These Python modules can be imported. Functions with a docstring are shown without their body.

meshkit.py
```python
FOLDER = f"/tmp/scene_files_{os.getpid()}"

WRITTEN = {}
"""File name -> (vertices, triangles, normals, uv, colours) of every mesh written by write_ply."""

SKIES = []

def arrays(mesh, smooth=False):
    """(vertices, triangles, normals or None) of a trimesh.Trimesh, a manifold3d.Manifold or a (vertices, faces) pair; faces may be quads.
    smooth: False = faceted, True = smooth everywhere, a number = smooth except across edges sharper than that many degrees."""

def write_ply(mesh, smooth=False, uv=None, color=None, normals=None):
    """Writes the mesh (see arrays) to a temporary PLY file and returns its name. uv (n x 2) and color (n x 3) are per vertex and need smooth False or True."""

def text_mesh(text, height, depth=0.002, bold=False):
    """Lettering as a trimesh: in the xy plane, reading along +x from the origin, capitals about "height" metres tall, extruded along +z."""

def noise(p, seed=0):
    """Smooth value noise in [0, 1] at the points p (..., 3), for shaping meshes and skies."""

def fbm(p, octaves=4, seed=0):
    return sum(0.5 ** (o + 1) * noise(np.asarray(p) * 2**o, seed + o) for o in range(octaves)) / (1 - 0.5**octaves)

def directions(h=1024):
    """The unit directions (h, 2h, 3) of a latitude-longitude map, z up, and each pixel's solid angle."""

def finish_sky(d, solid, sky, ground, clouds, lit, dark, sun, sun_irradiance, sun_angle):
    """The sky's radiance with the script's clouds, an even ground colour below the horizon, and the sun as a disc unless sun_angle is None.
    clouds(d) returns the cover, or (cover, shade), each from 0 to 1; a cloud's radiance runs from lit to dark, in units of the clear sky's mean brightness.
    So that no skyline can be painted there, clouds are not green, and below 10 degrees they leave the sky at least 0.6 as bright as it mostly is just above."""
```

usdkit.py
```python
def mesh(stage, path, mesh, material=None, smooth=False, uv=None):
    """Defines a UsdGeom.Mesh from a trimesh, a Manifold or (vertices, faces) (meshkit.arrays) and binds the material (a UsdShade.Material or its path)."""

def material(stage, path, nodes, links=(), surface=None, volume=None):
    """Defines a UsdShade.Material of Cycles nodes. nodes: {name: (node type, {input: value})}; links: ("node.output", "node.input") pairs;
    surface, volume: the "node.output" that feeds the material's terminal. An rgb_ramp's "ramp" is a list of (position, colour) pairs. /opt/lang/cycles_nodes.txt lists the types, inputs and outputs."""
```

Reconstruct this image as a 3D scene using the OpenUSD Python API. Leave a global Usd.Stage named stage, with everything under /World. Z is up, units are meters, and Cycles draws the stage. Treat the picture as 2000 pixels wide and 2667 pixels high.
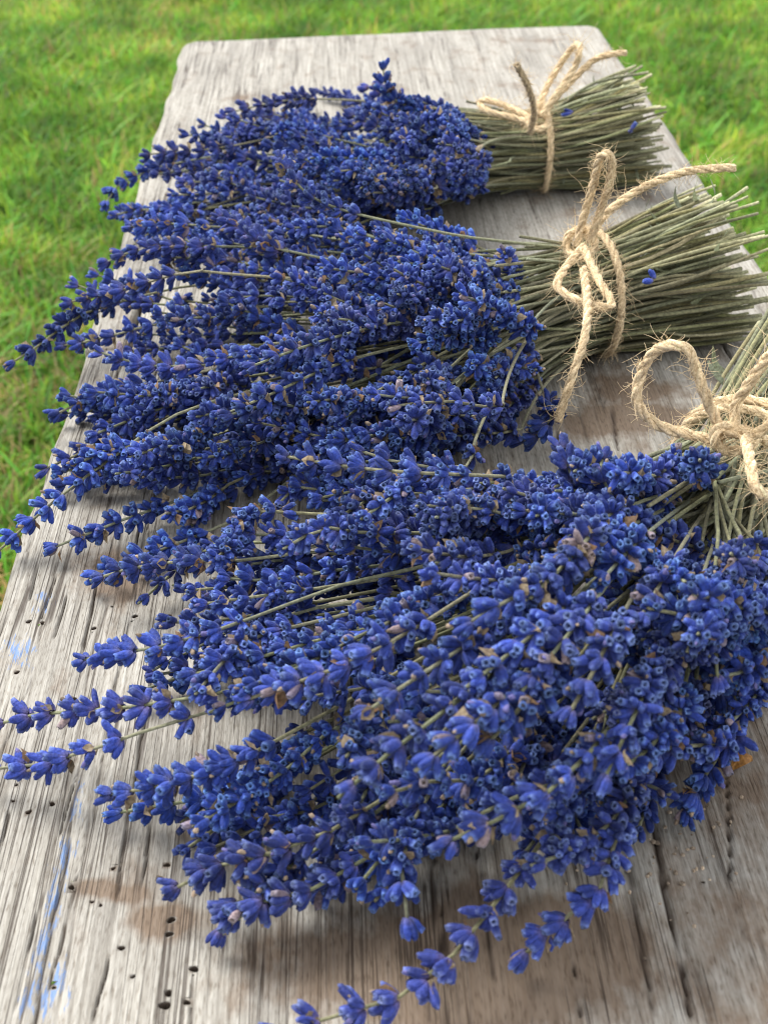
import math, random
import numpy as np
import trimesh, shapely.geometry as sg
import usdkit, meshkit
from pxr import Usd, UsdGeom, UsdLux, UsdShade, Gf, Sdf, Vt

stage = Usd.Stage.CreateInMemory()
UsdGeom.SetStageUpAxis(stage, 'Z'); UsdGeom.SetStageMetersPerUnit(stage, 1.0)
UsdGeom.Xform.Define(stage, '/World'); UsdGeom.Scope.Define(stage, '/World/Looks')
RNG = np.random.default_rng(11)
rnd = RNG.uniform

# ------------------------------------------------------------------ camera, sky, sun, exposure
F_PX, IMG_W, IMG_H = 4000.0, 2000.0, 2667.0
BENCH_Z, EYE_H = 0.45, 0.26                      # bench top above the lawn, eye above the bench top
_Y = np.array([-161, 2340, -F_PX]); _Y /= np.linalg.norm(_Y)
_X = np.array([298500.0, 13697.0, -F_PX]); _X -= _Y * (_X @ _Y); _X /= np.linalg.norm(_X)
CAM_R = np.stack([_X, _Y, np.cross(_X, _Y)])     # world = CAM_R @ camera(right, up, back)
EYE = np.array([0.0, 0.0, BENCH_Z + EYE_H])
cam = UsdGeom.Camera.Define(stage, '/World/camera')
m = np.eye(4); m[:3, :3] = CAM_R.T; m[3, :3] = EYE
cam.AddTransformOp().Set(Gf.Matrix4d(m.tolist()))
cam.CreateHorizontalApertureAttr(36.0); cam.CreateVerticalApertureAttr(48.0); cam.CreateFocalLengthAttr(36.0 * F_PX / IMG_W)
cam.CreateFStopAttr(40.0); cam.CreateFocusDistanceAttr(0.46)
cam.CreateClippingRangeAttr(Gf.Vec2f(0.02, 1000.0))
EXPOSURE = 1.88
cam.CreateExposureAttr(EXPOSURE)
SUN = np.array([-0.62, 0.50, 0.95]); SUN /= np.linalg.norm(SUN)
elev, rot = math.asin(SUN[2]), math.atan2(SUN[0], SUN[1])
sky_mat = usdkit.material(stage, '/World/Looks/sky', {
    'tc': ('texture_coordinate', {}),
    'sky': ('sky_texture', {'sky_type': 'single_scattering', 'sun_disc': False, 'sun_elevation': elev, 'sun_rotation': rot}),
    'n': ('noise_texture', {'scale': 2.2, 'detail': 5.0, 'roughness': 0.55}),
    'r': ('rgb_ramp', {'ramp': [(0.25, (0.7, 0.7, 0.7)), (0.6, (1, 1, 1))]}),
    'sx': ('separate_xyz', {}), 'cie': ('map_range', {'from_min': 0.0, 'from_max': 1.0, 'to_min': 0.36, 'to_max': 1.2, 'clamp': True}),
    'cl': ('vector_math', {'math_type': 'scale', 'vector1': (4.6, 4.72, 4.95)}),
    'mix': ('mix_color', {}),
    'bg': ('background_shader', {'strength': 0.10})},
    [('tc.generated', 'n.vector'), ('tc.generated', 'sx.vector'), ('sx.z', 'cie.value'), ('cie.result', 'cl.scale'), ('cl.vector', 'mix.b'), ('n.fac', 'r.fac'), ('r.color', 'mix.fac'), ('sky.color', 'mix.a'), ('mix.result', 'bg.color')], surface='bg.background')
dome = UsdLux.DomeLight.Define(stage, '/World/sky')
UsdShade.MaterialBindingAPI.Apply(dome.GetPrim()).Bind(sky_mat)
dome.GetPrim().SetCustomDataByKey('kind', 'structure')
sun = UsdLux.DistantLight.Define(stage, '/World/sun')
sun.CreateNormalizeAttr(True); sun.CreateIntensityAttr(0.40); sun.CreateAngleAttr(36.0); sun.CreateColorAttr(Gf.Vec3f(1.0, 0.985, 0.96))
zax = SUN; xax = np.cross([0, 0, 1.0], zax); xax /= np.linalg.norm(xax); yax = np.cross(zax, xax)
m = np.eye(4); m[0, :3], m[1, :3], m[2, :3] = xax, yax, zax
sun.AddTransformOp().Set(Gf.Matrix4d(m.tolist()))

# ------------------------------------------------------------------ helpers
def at(px, py, z=0.0):
    """the point z above the bench top seen at a pixel of the 2000 x 2667 picture"""
    d = CAM_R @ np.array([px - IMG_W / 2, IMG_H / 2 - py, -F_PX])
    return EYE + d * ((z - EYE_H) / d[2])
def P(pts): return np.array([at(*p) for p in pts])
def unit(v): return v / (np.linalg.norm(v) + 1e-12)
used = {}
def child(parent, name):
    base = str(parent.GetPath()) if parent is not None else '/World'
    k = used.get((base, name), -1) + 1; used[(base, name)] = k
    return f'{base}/{name}' + (f'_{k:03d}' if k else '')
def tag(p, label=None, category=None, group=None, kind=None):
    p = p.GetPrim() if hasattr(p, 'GetPrim') else p
    for k, v in (('label', label), ('category', category), ('group', group), ('kind', kind)):
        if v: p.SetCustomDataByKey(k, v)
    return p
def thing(name, base, label, category, group=None):
    x = UsdGeom.Xform.Define(stage, child(None, name)); x.AddTranslateOp().Set(Gf.Vec3d(*map(float, base)))
    p = tag(x, label, category, group); ORIGIN[str(p.GetPath())] = np.array(base, float)
    return p
ORIGIN = {}
def obj(name, v, f, mat, parent=None, smooth=True, tint=None, kind=None, label=None):
    """one Mesh prim; v are world positions"""
    path = child(parent, name)
    o = ORIGIN.get('/'.join(path.split('/')[:3]), np.zeros(3))
    v = np.asarray(v, float) - o
    f = np.asarray(f, np.int32)
    mesh = UsdGeom.Mesh.Define(stage, path)
    mesh.CreatePointsAttr(Vt.Vec3fArray.FromNumpy(v.astype(np.float32)))
    mesh.CreateFaceVertexCountsAttr(Vt.IntArray.FromNumpy(np.full(len(f), f.shape[1], np.int32)))
    mesh.CreateFaceVertexIndicesAttr(Vt.IntArray.FromNumpy(f.ravel()))
    mesh.CreateSubdivisionSchemeAttr('none')
    if smooth:
        n = np.zeros_like(v)
        a, b, c = v[f[:, 0]], v[f[:, 1]], v[f[:, -1] if f.shape[1] == 4 else f[:, 2]]
        fn = np.cross(b - a, c - a)
        for k in range(f.shape[1]): np.add.at(n, f[:, k], fn)
        L = np.linalg.norm(n, axis=1, keepdims=True)
        n = np.where(L > 0, n / np.maximum(L, 1e-300), [0, 0, 1.0])
        mesh.CreateNormalsAttr(Vt.Vec3fArray.FromNumpy(n.astype(np.float32))); mesh.SetNormalsInterpolation('vertex')
    if tint is not None:
        UsdGeom.PrimvarsAPI(mesh).CreatePrimvar('tint', Sdf.ValueTypeNames.Color3fArray, 'vertex').Set(Vt.Vec3fArray.FromNumpy(np.asarray(tint, np.float32)))
    UsdShade.MaterialBindingAPI.Apply(mesh.GetPrim()).Bind(UsdShade.Material.Get(stage, f'/World/Looks/{mat}'))
    return tag(mesh, label=label, kind=kind)
def join(parts):
    """[(v, f, tint)] -> one"""
    n = np.cumsum([0] + [len(p[0]) for p in parts])
    return np.vstack([p[0] for p in parts]), np.vstack([p[1] + k for p, k in zip(parts, n)]), (np.vstack([p[2] for p in parts]) if parts[0][2] is not None else None)
def resample(p, n):
    p = np.asarray(p, float); d = np.r_[0, np.cumsum(np.linalg.norm(np.diff(p, axis=0), axis=1))]
    s = np.linspace(0, d[-1], n)
    return np.stack([np.interp(s, d, p[:, k]) for k in range(3)], 1)
def spline(p, n=60):
    """smooth curve through points (Catmull-Rom)"""
    p = np.asarray(p, float); q = np.vstack([2 * p[0] - p[1], p, 2 * p[-1] - p[-2]]); out = []
    for i in range(len(p) - 1):
        a, b, c, d = q[i:i + 4]; t = np.linspace(0, 1, 14, endpoint=False)[:, None]
        out.append(0.5 * (2 * b + (c - a) * t + (2 * a - 5 * b + 4 * c - d) * t**2 + (3 * b - a - 3 * c + d) * t**3))
    return resample(np.vstack(out + [p[-1:]]), n)
def frames(p):
    t = np.gradient(p, axis=0); t /= np.linalg.norm(t, axis=1, keepdims=True) + 1e-12
    u = np.zeros_like(p); r = np.cross(t[0], [0, 0, 1.0]); r = r if np.linalg.norm(r) > 1e-3 else np.cross(t[0], [1.0, 0, 0])
    u[0] = unit(r)
    for i in range(1, len(p)):
        u[i] = unit(u[i - 1] - t[i] * (u[i - 1] @ t[i]))
    return t, u, np.cross(t, u)
def tube(p, r, sides=5, caps=True, phase=0.0):
    p = np.asarray(p, float); n = len(p); t, u, w = frames(p); r = np.broadcast_to(r, (n,))
    a = phase + np.arange(sides) * 2 * np.pi / sides
    v = (p[:, None] + r[:, None, None] * (np.cos(a)[None, :, None] * u[:, None] + np.sin(a)[None, :, None] * w[:, None])).reshape(-1, 3)
    i, j = np.meshgrid(np.arange(n - 1), np.arange(sides), indexing='ij')
    q = np.stack([i * sides + j, i * sides + (j + 1) % sides, (i + 1) * sides + (j + 1) % sides, (i + 1) * sides + j], -1).reshape(-1, 4)
    f = np.vstack([q[:, [0, 1, 2]], q[:, [0, 2, 3]]])
    if caps:
        k = np.arange(1, sides - 1); z = np.zeros_like(k); e = (n - 1) * sides
        f = np.vstack([f, np.stack([z, k + 1, k], 1), np.stack([z + e, k + e, k + 1 + e], 1)])
    return v, f
def lin(r, g, b):
    c = np.array([r, g, b]) / 255.0
    return tuple(np.where(c < .04045, c / 12.92, ((c + .055) / 1.055) ** 2.4))

# ------------------------------------------------------------------ materials
def mat(name, nodes, links, surface): return usdkit.material(stage, f'/World/Looks/{name}', nodes, links, surface=surface)
mat('calyx', {'a': ('attribute', {'attribute': 'tint'}), 'g': ('geometry', {}),
    'n': ('noise_texture', {'scale': 1400.0, 'detail': 2.0}), 'm': ('mix', {'mix_type': 'multiply', 'fac': 1.0}),
    'r': ('rgb_ramp', {'ramp': [(0.25, (0.6, 0.6, 0.62)), (0.75, (1.35, 1.35, 1.3))]}),
    'b': ('bump', {'strength': 0.8, 'distance': 0.0004}),
    'p': ('principled_bsdf', {'roughness': 0.7, 'specular_ior_level': 0.25, 'sheen_weight': 0.14, 'sheen_roughness': 0.35, 'sheen_tint': (0.55, 0.68, 1.0)})},
    [('g.position', 'n.vector'), ('n.fac', 'r.fac'), ('a.color', 'm.color1'), ('r.color', 'm.color2'), ('m.color', 'p.base_color'), ('n.fac', 'b.height'), ('b.normal', 'p.normal')], 'p.BSDF')
mat('stem', {'a': ('attribute', {'attribute': 'tint'}), 'g': ('geometry', {}),
    'n': ('noise_texture', {'scale': 900.0, 'detail': 3.0}), 'm': ('mix', {'mix_type': 'multiply', 'fac': 1.0}),
    'r': ('rgb_ramp', {'ramp': [(0.3, (0.6, 0.58, 0.55)), (0.7, (1.25, 1.25, 1.2))]}),
    'b': ('bump', {'strength': 0.4, 'distance': 0.0003}),
    'p': ('principled_bsdf', {'roughness': 0.75, 'specular_ior_level': 0.25, 'sheen_weight': 0.1})},
    [('g.position', 'n.vector'), ('n.fac', 'r.fac'), ('a.color', 'm.color1'), ('r.color', 'm.color2'), ('m.color', 'p.base_color'), ('n.fac', 'b.height'), ('b.normal', 'p.normal')], 'p.BSDF')
mat('bract', {'a': ('attribute', {'attribute': 'tint'}), 'g': ('geometry', {}),
    'n': ('noise_texture', {'scale': 1100.0, 'detail': 3.0}), 'm': ('mix', {'mix_type': 'multiply', 'fac': 1.0}),
    'r': ('rgb_ramp', {'ramp': [(0.3, (0.55, 0.5, 0.45)), (0.7, (1.25, 1.25, 1.2))]}),
    'd': ('principled_bsdf', {'roughness': 0.6}), 't': ('translucent_bsdf', {}), 'x': ('mix_closure', {'fac': 0.35})},
    [('g.position', 'n.vector'), ('n.fac', 'r.fac'), ('a.color', 'm.color1'), ('r.color', 'm.color2'), ('m.color', 'd.base_color'), ('m.color', 't.color'), ('d.BSDF', 'x.closure1'), ('t.BSDF', 'x.closure2')], 'x.closure')
mat('jute', {'a': ('attribute', {'attribute': 'tint'}), 'g': ('geometry', {}),
    'n': ('noise_texture', {'scale': 1300.0, 'detail': 4.0, 'roughness': 0.65}), 'm': ('mix', {'mix_type': 'multiply', 'fac': 1.0}),
    'r': ('rgb_ramp', {'ramp': [(0.3, (0.5, 0.42, 0.33)), (0.55, (1.0, 1.0, 1.0)), (0.8, (1.2, 1.2, 1.2))]}),
    'b': ('bump', {'strength': 0.7, 'distance': 0.0005}),
    'p': ('principled_bsdf', {'roughness': 0.8, 'specular_ior_level': 0.2, 'sheen_weight': 0.15})},
    [('g.position', 'n.vector'), ('n.fac', 'r.fac'), ('a.color', 'm.color1'), ('r.color', 'm.color2'), ('m.color', 'p.base_color'), ('n.fac', 'b.height'), ('b.normal', 'p.normal')], 'p.BSDF')
mat('wood', {'a': ('attribute', {'attribute': 'tint'}), 'g': ('geometry', {}), 's': ('separate_color', {}), 'xyz': ('separate_xyz', {}),
    # fine grain along y
    'm1': ('mapping', {'scale': (900, 14, 200)}), 'n1': ('noise_texture', {'scale': 1.0, 'detail': 4.0, 'roughness': 0.6}),
    'r1': ('rgb_ramp', {'ramp': [(0.28, (0.180, 0.164, 0.138)), (0.44, (0.258, 0.241, 0.208)), (0.66, (0.370, 0.352, 0.312))]}),
    # broad bleached and grey bands
    'm2': ('mapping', {'scale': (60, 9, 40)}), 'n2': ('noise_texture', {'scale': 1.0, 'detail': 5.0, 'roughness': 0.6}),
    'r2': ('rgb_ramp', {'ramp': [(0.35, (0.80, 0.785, 0.77)), (0.62, (1.10, 1.09, 1.07))]}),
    'c1': ('mix', {'mix_type': 'multiply', 'fac': 1.0}),
    # brown stains where the weathered grey skin is worn off, plus painted near-right shade: mask = tint.g, broken up by noise
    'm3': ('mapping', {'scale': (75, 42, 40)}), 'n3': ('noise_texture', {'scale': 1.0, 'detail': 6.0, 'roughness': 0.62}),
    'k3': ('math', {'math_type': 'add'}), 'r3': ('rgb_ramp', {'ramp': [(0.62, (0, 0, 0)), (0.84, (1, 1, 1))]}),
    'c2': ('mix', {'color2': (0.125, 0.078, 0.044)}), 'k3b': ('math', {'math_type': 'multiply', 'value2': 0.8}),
    # blue paint flecks: mask = tint.b
    'm4': ('mapping', {'scale': (900, 120, 40)}), 'n4': ('noise_texture', {'scale': 1.0, 'detail': 4.0, 'roughness': 0.7}),
    'k4': ('math', {'math_type': 'add'}), 'r4': ('rgb_ramp', {'ramp': [(1.05 / 1.5, (0, 0, 0)), (1.12 / 1.5, (0.85, 0.85, 0.85))]}), 'k4b': ('math', {'math_type': 'multiply', 'value2': 1 / 1.5}),
    'c3': ('mix', {'color2': (0.115, 0.20, 0.38)}),
    # dirt in cracks: tint.r
    'c4': ('mix', {'color2': (0.035, 0.022, 0.014)}),
    # hairline cracks along the grain: contours of a stretched noise, broken up by a second one
    'm6': ('mapping', {'scale': (430, 3.6, 60)}), 'n6': ('noise_texture', {'scale': 1.0, 'detail': 1.5, 'roughness': 0.5}),
    'a6': ('math', {'math_type': 'subtract', 'value2': 0.5}), 'b6': ('math', {'math_type': 'absolute'}),
    'r6': ('rgb_ramp', {'ramp': [(0.0, (1, 1, 1)), (0.007, (0.8, 0.8, 0.8)), (0.020, (0, 0, 0))]}),
    'm8': ('mapping', {'scale': (125, 2.4, 60), 'location': (0.7, 0.2, 0)}), 'n8': ('noise_texture', {'scale': 1.0, 'detail': 3.0, 'roughness': 0.5}),
    'a8': ('math', {'math_type': 'subtract', 'value2': 0.5}), 'b8': ('math', {'math_type': 'absolute'}),
    'r8': ('rgb_ramp', {'ramp': [(0.0, (1, 1, 1)), (0.005, (0.95, 0.95, 0.95)), (0.013, (0, 0, 0))]}),
    'm9': ('mapping', {'scale': (55, 11, 60), 'location': (8.1, 0.4, 0)}), 'n9': ('noise_texture', {'scale': 1.0, 'detail': 4.0, 'roughness': 0.65}), 'd9': ('math', {'math_type': 'add'}),
    'r9': ('rgb_ramp', {'ramp': [(0.50, (0, 0, 0)), (0.57, (1, 1, 1))]}), 'q8': ('math', {'math_type': 'multiply'}), 'q9': ('math', {'math_type': 'maximum'}),
    'm7': ('mapping', {'scale': (90, 16, 60), 'location': (3.1, 1.7, 0)}), 'n7': ('noise_texture', {'scale': 1.0, 'detail': 3.0}),
    'x7': ('map_range', {'from_min': -0.10, 'from_max': 0.15, 'to_min': 0.05, 'to_max': -0.10}), 'd7': ('math', {'math_type': 'add'}),
    'r7': ('rgb_ramp', {'ramp': [(0.45, (0, 0, 0)), (0.56, (1, 1, 1))]}), 'k7': ('math', {'math_type': 'multiply'}), 'k8': ('math', {'math_type': 'multiply', 'value2': 0.82}), 'k9': ('math', {'math_type': 'maximum'}),
    'm5': ('mapping', {'scale': (1500, 260, 900)}), 'n5': ('noise_texture', {'scale': 1.0, 'detail': 3.0}),
    'r5': ('rgb_ramp', {'ramp': [(0.28, (0.60, 0.55, 0.50)), (0.44, (0.97, 0.96, 0.95)), (0.75, (1.16, 1.16, 1.16))]}), 'c5': ('mix', {'mix_type': 'multiply', 'fac': 1.0}),
    'bh': ('math', {'math_type': 'add'}), 'bs': ('math', {'math_type': 'subtract'}), 'b': ('bump', {'strength': 0.6, 'distance': 0.0006}),
    'p': ('principled_bsdf', {'roughness': 0.72, 'specular_ior_level': 0.3})},
    [('g.position', f'm{k}.vector') for k in range(1, 10)] + [(f'm{k}.vector', f'n{k}.vector') for k in range(1, 10)] +
    [('n1.fac', 'r1.fac'), ('n2.fac', 'r2.fac'), ('r1.color', 'c1.color1'), ('r2.color', 'c1.color2'), ('a.color', 's.color'),
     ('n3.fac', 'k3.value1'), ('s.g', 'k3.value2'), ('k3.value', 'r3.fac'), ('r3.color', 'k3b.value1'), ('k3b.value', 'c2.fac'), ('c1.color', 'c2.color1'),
     ('n4.fac', 'k4.value1'), ('s.b', 'k4.value2'), ('k4.value', 'k4b.value1'), ('k4b.value', 'r4.fac'), ('r4.color', 'c3.fac'), ('c2.color', 'c5.color1'),
     ('n5.fac', 'r5.fac'), ('r5.color', 'c5.color2'), ('c5.color', 'c3.color1'), ('n6.fac', 'a6.value1'), ('a6.value', 'b6.value1'), ('b6.value', 'r6.fac'), ('n7.fac', 'd7.value1'), ('g.position', 'xyz.vector'), ('xyz.x', 'x7.value'), ('x7.result', 'd7.value2'), ('d7.value', 'r7.fac'),
     ('r6.color', 'k7.value1'), ('r7.color', 'k7.value2'), ('n8.fac', 'a8.value1'), ('a8.value', 'b8.value1'), ('b8.value', 'r8.fac'), ('n9.fac', 'd9.value1'), ('x7.result', 'd9.value2'), ('d9.value', 'r9.fac'), ('r8.color', 'q8.value1'), ('r9.color', 'q8.value2'), ('k7.value', 'q9.value1'), ('q8.value', 'q9.value2'), ('q9.value', 'k8.value1'), ('k8.value', 'k9.value1'), ('s.r', 'k9.value2'), ('k9.value', 'c4.fac'), ('c3.color', 'c4.color1'), ('c4.color', 'p.base_color'),
     ('n1.fac', 'bh.value1'), ('n5.fac', 'bh.value2'), ('bh.value', 'bs.value1'), ('k8.value', 'bs.value2'), ('bs.value', 'b.height'), ('b.normal', 'p.normal')], 'p.BSDF')
mat('grass_blade', {'a': ('attribute', {'attribute': 'tint'}), 'o': ('object_info', {}), 'g': ('geometry', {}),
    'n': ('noise_texture', {'scale': 6.0, 'detail': 4.0}), 'r': ('rgb_ramp', {'ramp': [(0.34, (0.55, 0.62, 0.6)), (0.5, (1.05, 1.05, 1)), (0.64, (1.65, 1.35, 1.3))]}),
    'm': ('mix', {'mix_type': 'multiply', 'fac': 1.0}),
    'd': ('principled_bsdf', {'roughness': 0.55, 'specular_ior_level': 0.3}), 't': ('translucent_bsdf', {}), 'x': ('mix_closure', {'fac': 0.5})},
    [('g.position', 'n.vector'), ('n.fac', 'r.fac'), ('a.color', 'm.color1'), ('r.color', 'm.color2'), ('m.color', 'd.base_color'), ('m.color', 't.color'), ('d.BSDF', 'x.closure1'), ('t.BSDF', 'x.closure2')], 'x.closure')
mat('soil', {'g': ('geometry', {}), 'n': ('noise_texture', {'scale': 9.0, 'detail': 6.0, 'roughness': 0.65}),
    'r': ('rgb_ramp', {'ramp': [(0.3, (0.03, 0.035, 0.012)), (0.5, (0.06, 0.075, 0.02)), (0.7, (0.13, 0.11, 0.05))]}), 'p': ('principled_bsdf', {'roughness': 0.95, 'specular_ior_level': 0.1})},
    [('g.position', 'n.vector'), ('n.fac', 'r.fac'), ('r.color', 'p.base_color')], 'p.BSDF')
mat('stone', {'g': ('geometry', {}), 'n': ('noise_texture', {'scale': 700.0, 'detail': 3.0}), 'r': ('rgb_ramp', {'ramp': [(0.3, (0.5, 0.5, 0.48)), (0.7, (0.72, 0.72, 0.7))]}), 'p': ('principled_bsdf', {'roughness': 0.6})},
    [('g.position', 'n.vector'), ('n.fac', 'r.fac'), ('r.color', 'p.base_color')], 'p.BSDF')

# ------------------------------------------------------------------ ground and lawn
g = 60.0
obj('lawn_ground', [(-g, -g, 0), (g, -g, 0), (g, g, 0), (-g, g, 0)], [(0, 1, 2), (0, 2, 3)], 'soil', smooth=False, kind='structure')
def blade(rng, h, w, lean, az, dry):
    k = 5; t = np.linspace(0, 1, k); d = np.array([math.cos(az), math.sin(az), 0]); sd = np.array([-d[1], d[0], 0])
    c = d * (lean * h * t**1.8)[:, None] + np.array([0, 0, 1.0]) * (h * (t - 0.28 * lean * t**2))[:, None]
    ww = w * (1 - t**2.2) * 0.5 + 0.0002
    v = np.empty((2 * k, 3)); v[0::2] = c - sd * ww[:, None]; v[1::2] = c + sd * ww[:, None] + np.array([0, 0, 0.0006])
    f = np.array([(2 * i, 2 * i + 1, 2 * i + 3) for i in range(k - 1)] + [(2 * i, 2 * i + 3, 2 * i + 2) for i in range(k - 1)])
    s = rng.uniform(0.6, 1.6)
    base = np.array([0.34, 0.26, 0.11]) if dry else np.array([0.150 * rng.uniform(.6, 1.4), 0.29, 0.032])
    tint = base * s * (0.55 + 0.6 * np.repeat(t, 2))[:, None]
    return v, f, tint
pi = UsdGeom.PointInstancer.Define(stage, '/World/grass')
tag(pi, 'short green lawn grass with dry patches around the bench', 'grass', kind='stuff')
rng = np.random.default_rng(5); NT = 10
for k in range(NT):
    parts = []
    for i in range(36):
        r, a = 0.045 * math.sqrt(rng.uniform()), rng.uniform(0, 6.283)
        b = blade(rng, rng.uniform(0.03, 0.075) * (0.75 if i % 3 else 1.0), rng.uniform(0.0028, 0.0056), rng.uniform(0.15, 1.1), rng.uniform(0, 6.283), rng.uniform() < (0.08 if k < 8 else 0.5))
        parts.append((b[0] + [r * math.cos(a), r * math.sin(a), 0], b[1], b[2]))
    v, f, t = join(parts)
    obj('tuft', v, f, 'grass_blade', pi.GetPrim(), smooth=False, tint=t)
pos, idx, quat, scl = [], [], [], []
for i in range(30000):
    y = rng.uniform(0.3, 4.6); hw = 0.42 + 0.27 * y; x = rng.uniform(-hw, hw) + 0.05
    if not (-0.02 < x < 0.12 and y < 1.0) and rng.uniform() < 0.75:
        dryness = meshkit.noise(np.array([x * 3.1, y * 2.3, 0.3]), 4)
        k = rng.integers(8, 10) if dryness > 0.66 and rng.uniform() < .75 else rng.integers(0, 8)
        pos.append((x, y, -0.002)); idx.append(int(k)); a = rng.uniform(0, 6.283)
        quat.append(Gf.Quath(math.cos(a / 2), 0, 0, math.sin(a / 2))); s = rng.uniform(0.65, 1.1) * (0.75 if k > 7 else 1); scl.append((s, s, s * rng.uniform(0.7, 1.1)))
pi.CreatePrototypesRel().SetTargets([Sdf.Path('/World/grass/tuft' + (f'_{k:03d}' if k else '')) for k in range(NT)])
pi.CreatePositionsAttr(Vt.Vec3fArray([Gf.Vec3f(*map(float, p)) for p in pos])); pi.CreateProtoIndicesAttr(Vt.IntArray(idx))
pi.CreateOrientationsAttr(Vt.QuathArray(quat)); pi.CreateScalesAttr(Vt.Vec3fArray([Gf.Vec3f(*map(float, p)) for p in scl]))

# ------------------------------------------------------------------ bench
XL, XR, Y0, Y1, TH = -0.113, 0.185, 0.10, 1.123, 0.036
bench = thing('bench', (0.036, 0.6, 0.0), 'long weathered grey wooden bench with cracked, worm-holed plank top', 'bench')
rb = np.random.default_rng(21)
NOTCH = (0.586, 0.640, -0.0935)                   # a let-in block sits in this notch of the left edge
ys = np.unique(np.round(np.concatenate([np.arange(Y0, 0.2, 0.003), np.arange(0.2, 0.45, 0.0013), np.arange(0.45, 0.78, 0.0024), np.arange(0.78, Y1 - 0.018, 0.0028), np.linspace(Y1 - 0.018, Y1, 16),
      [NOTCH[0] - .0004, NOTCH[0] + .0004, NOTCH[1] - .0004, NOTCH[1] + .0004]]), 5))
ss = np.concatenate([np.linspace(0, 0.012, 5)[:-1], np.linspace(0.012, 0.36, 240), np.linspace(0.36, 0.988, 220)[1:], np.linspace(0.988, 1, 5)[1:]])
def n1(x, seed): return meshkit.noise(np.stack([x, np.zeros_like(x), np.zeros_like(x)], -1), seed) - 0.5
CR = 0.016
def corner(y): return np.where(y > Y1 - CR, CR - np.sqrt(np.maximum(CR**2 - (np.clip(y - (Y1 - CR), 0, CR)) ** 2, 0)), 0.0)
def xl_of(y): return np.where((y > NOTCH[0]) & (y < NOTCH[1]), NOTCH[2], XL + 0.0022 * n1(y * 38, 3) + 0.0022 * n1(y * 7, 8)) + corner(y)
def xr_of(y): return XR + 0.0022 * n1(y * 41, 5) + 0.003 * n1(y * 6, 9) - corner(y)
lo, hi = xl_of(ys), xr_of(ys)
gx = lo[:, None] + ss[None] * (hi - lo)[:, None]; gy = np.repeat(ys[:, None], len(ss), 1)
gy = gy - (ss[None] * 0 + 0.0)                    # straight back edge
def height(x, y):
    """(height of the worn top, dirt 0..1)"""
    z = 0.0016 * (meshkit.fbm(np.stack([x * 14, y * 2.2, 0 * x], -1), 3, 2) - 0.5) + 0.00028 * (meshkit.fbm(np.stack([x * 260, y * 5, 0 * x], -1), 3, 6) - 0.5)
    return z, np.zeros_like(x)
gz, dirt = height(gx, gy)
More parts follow.
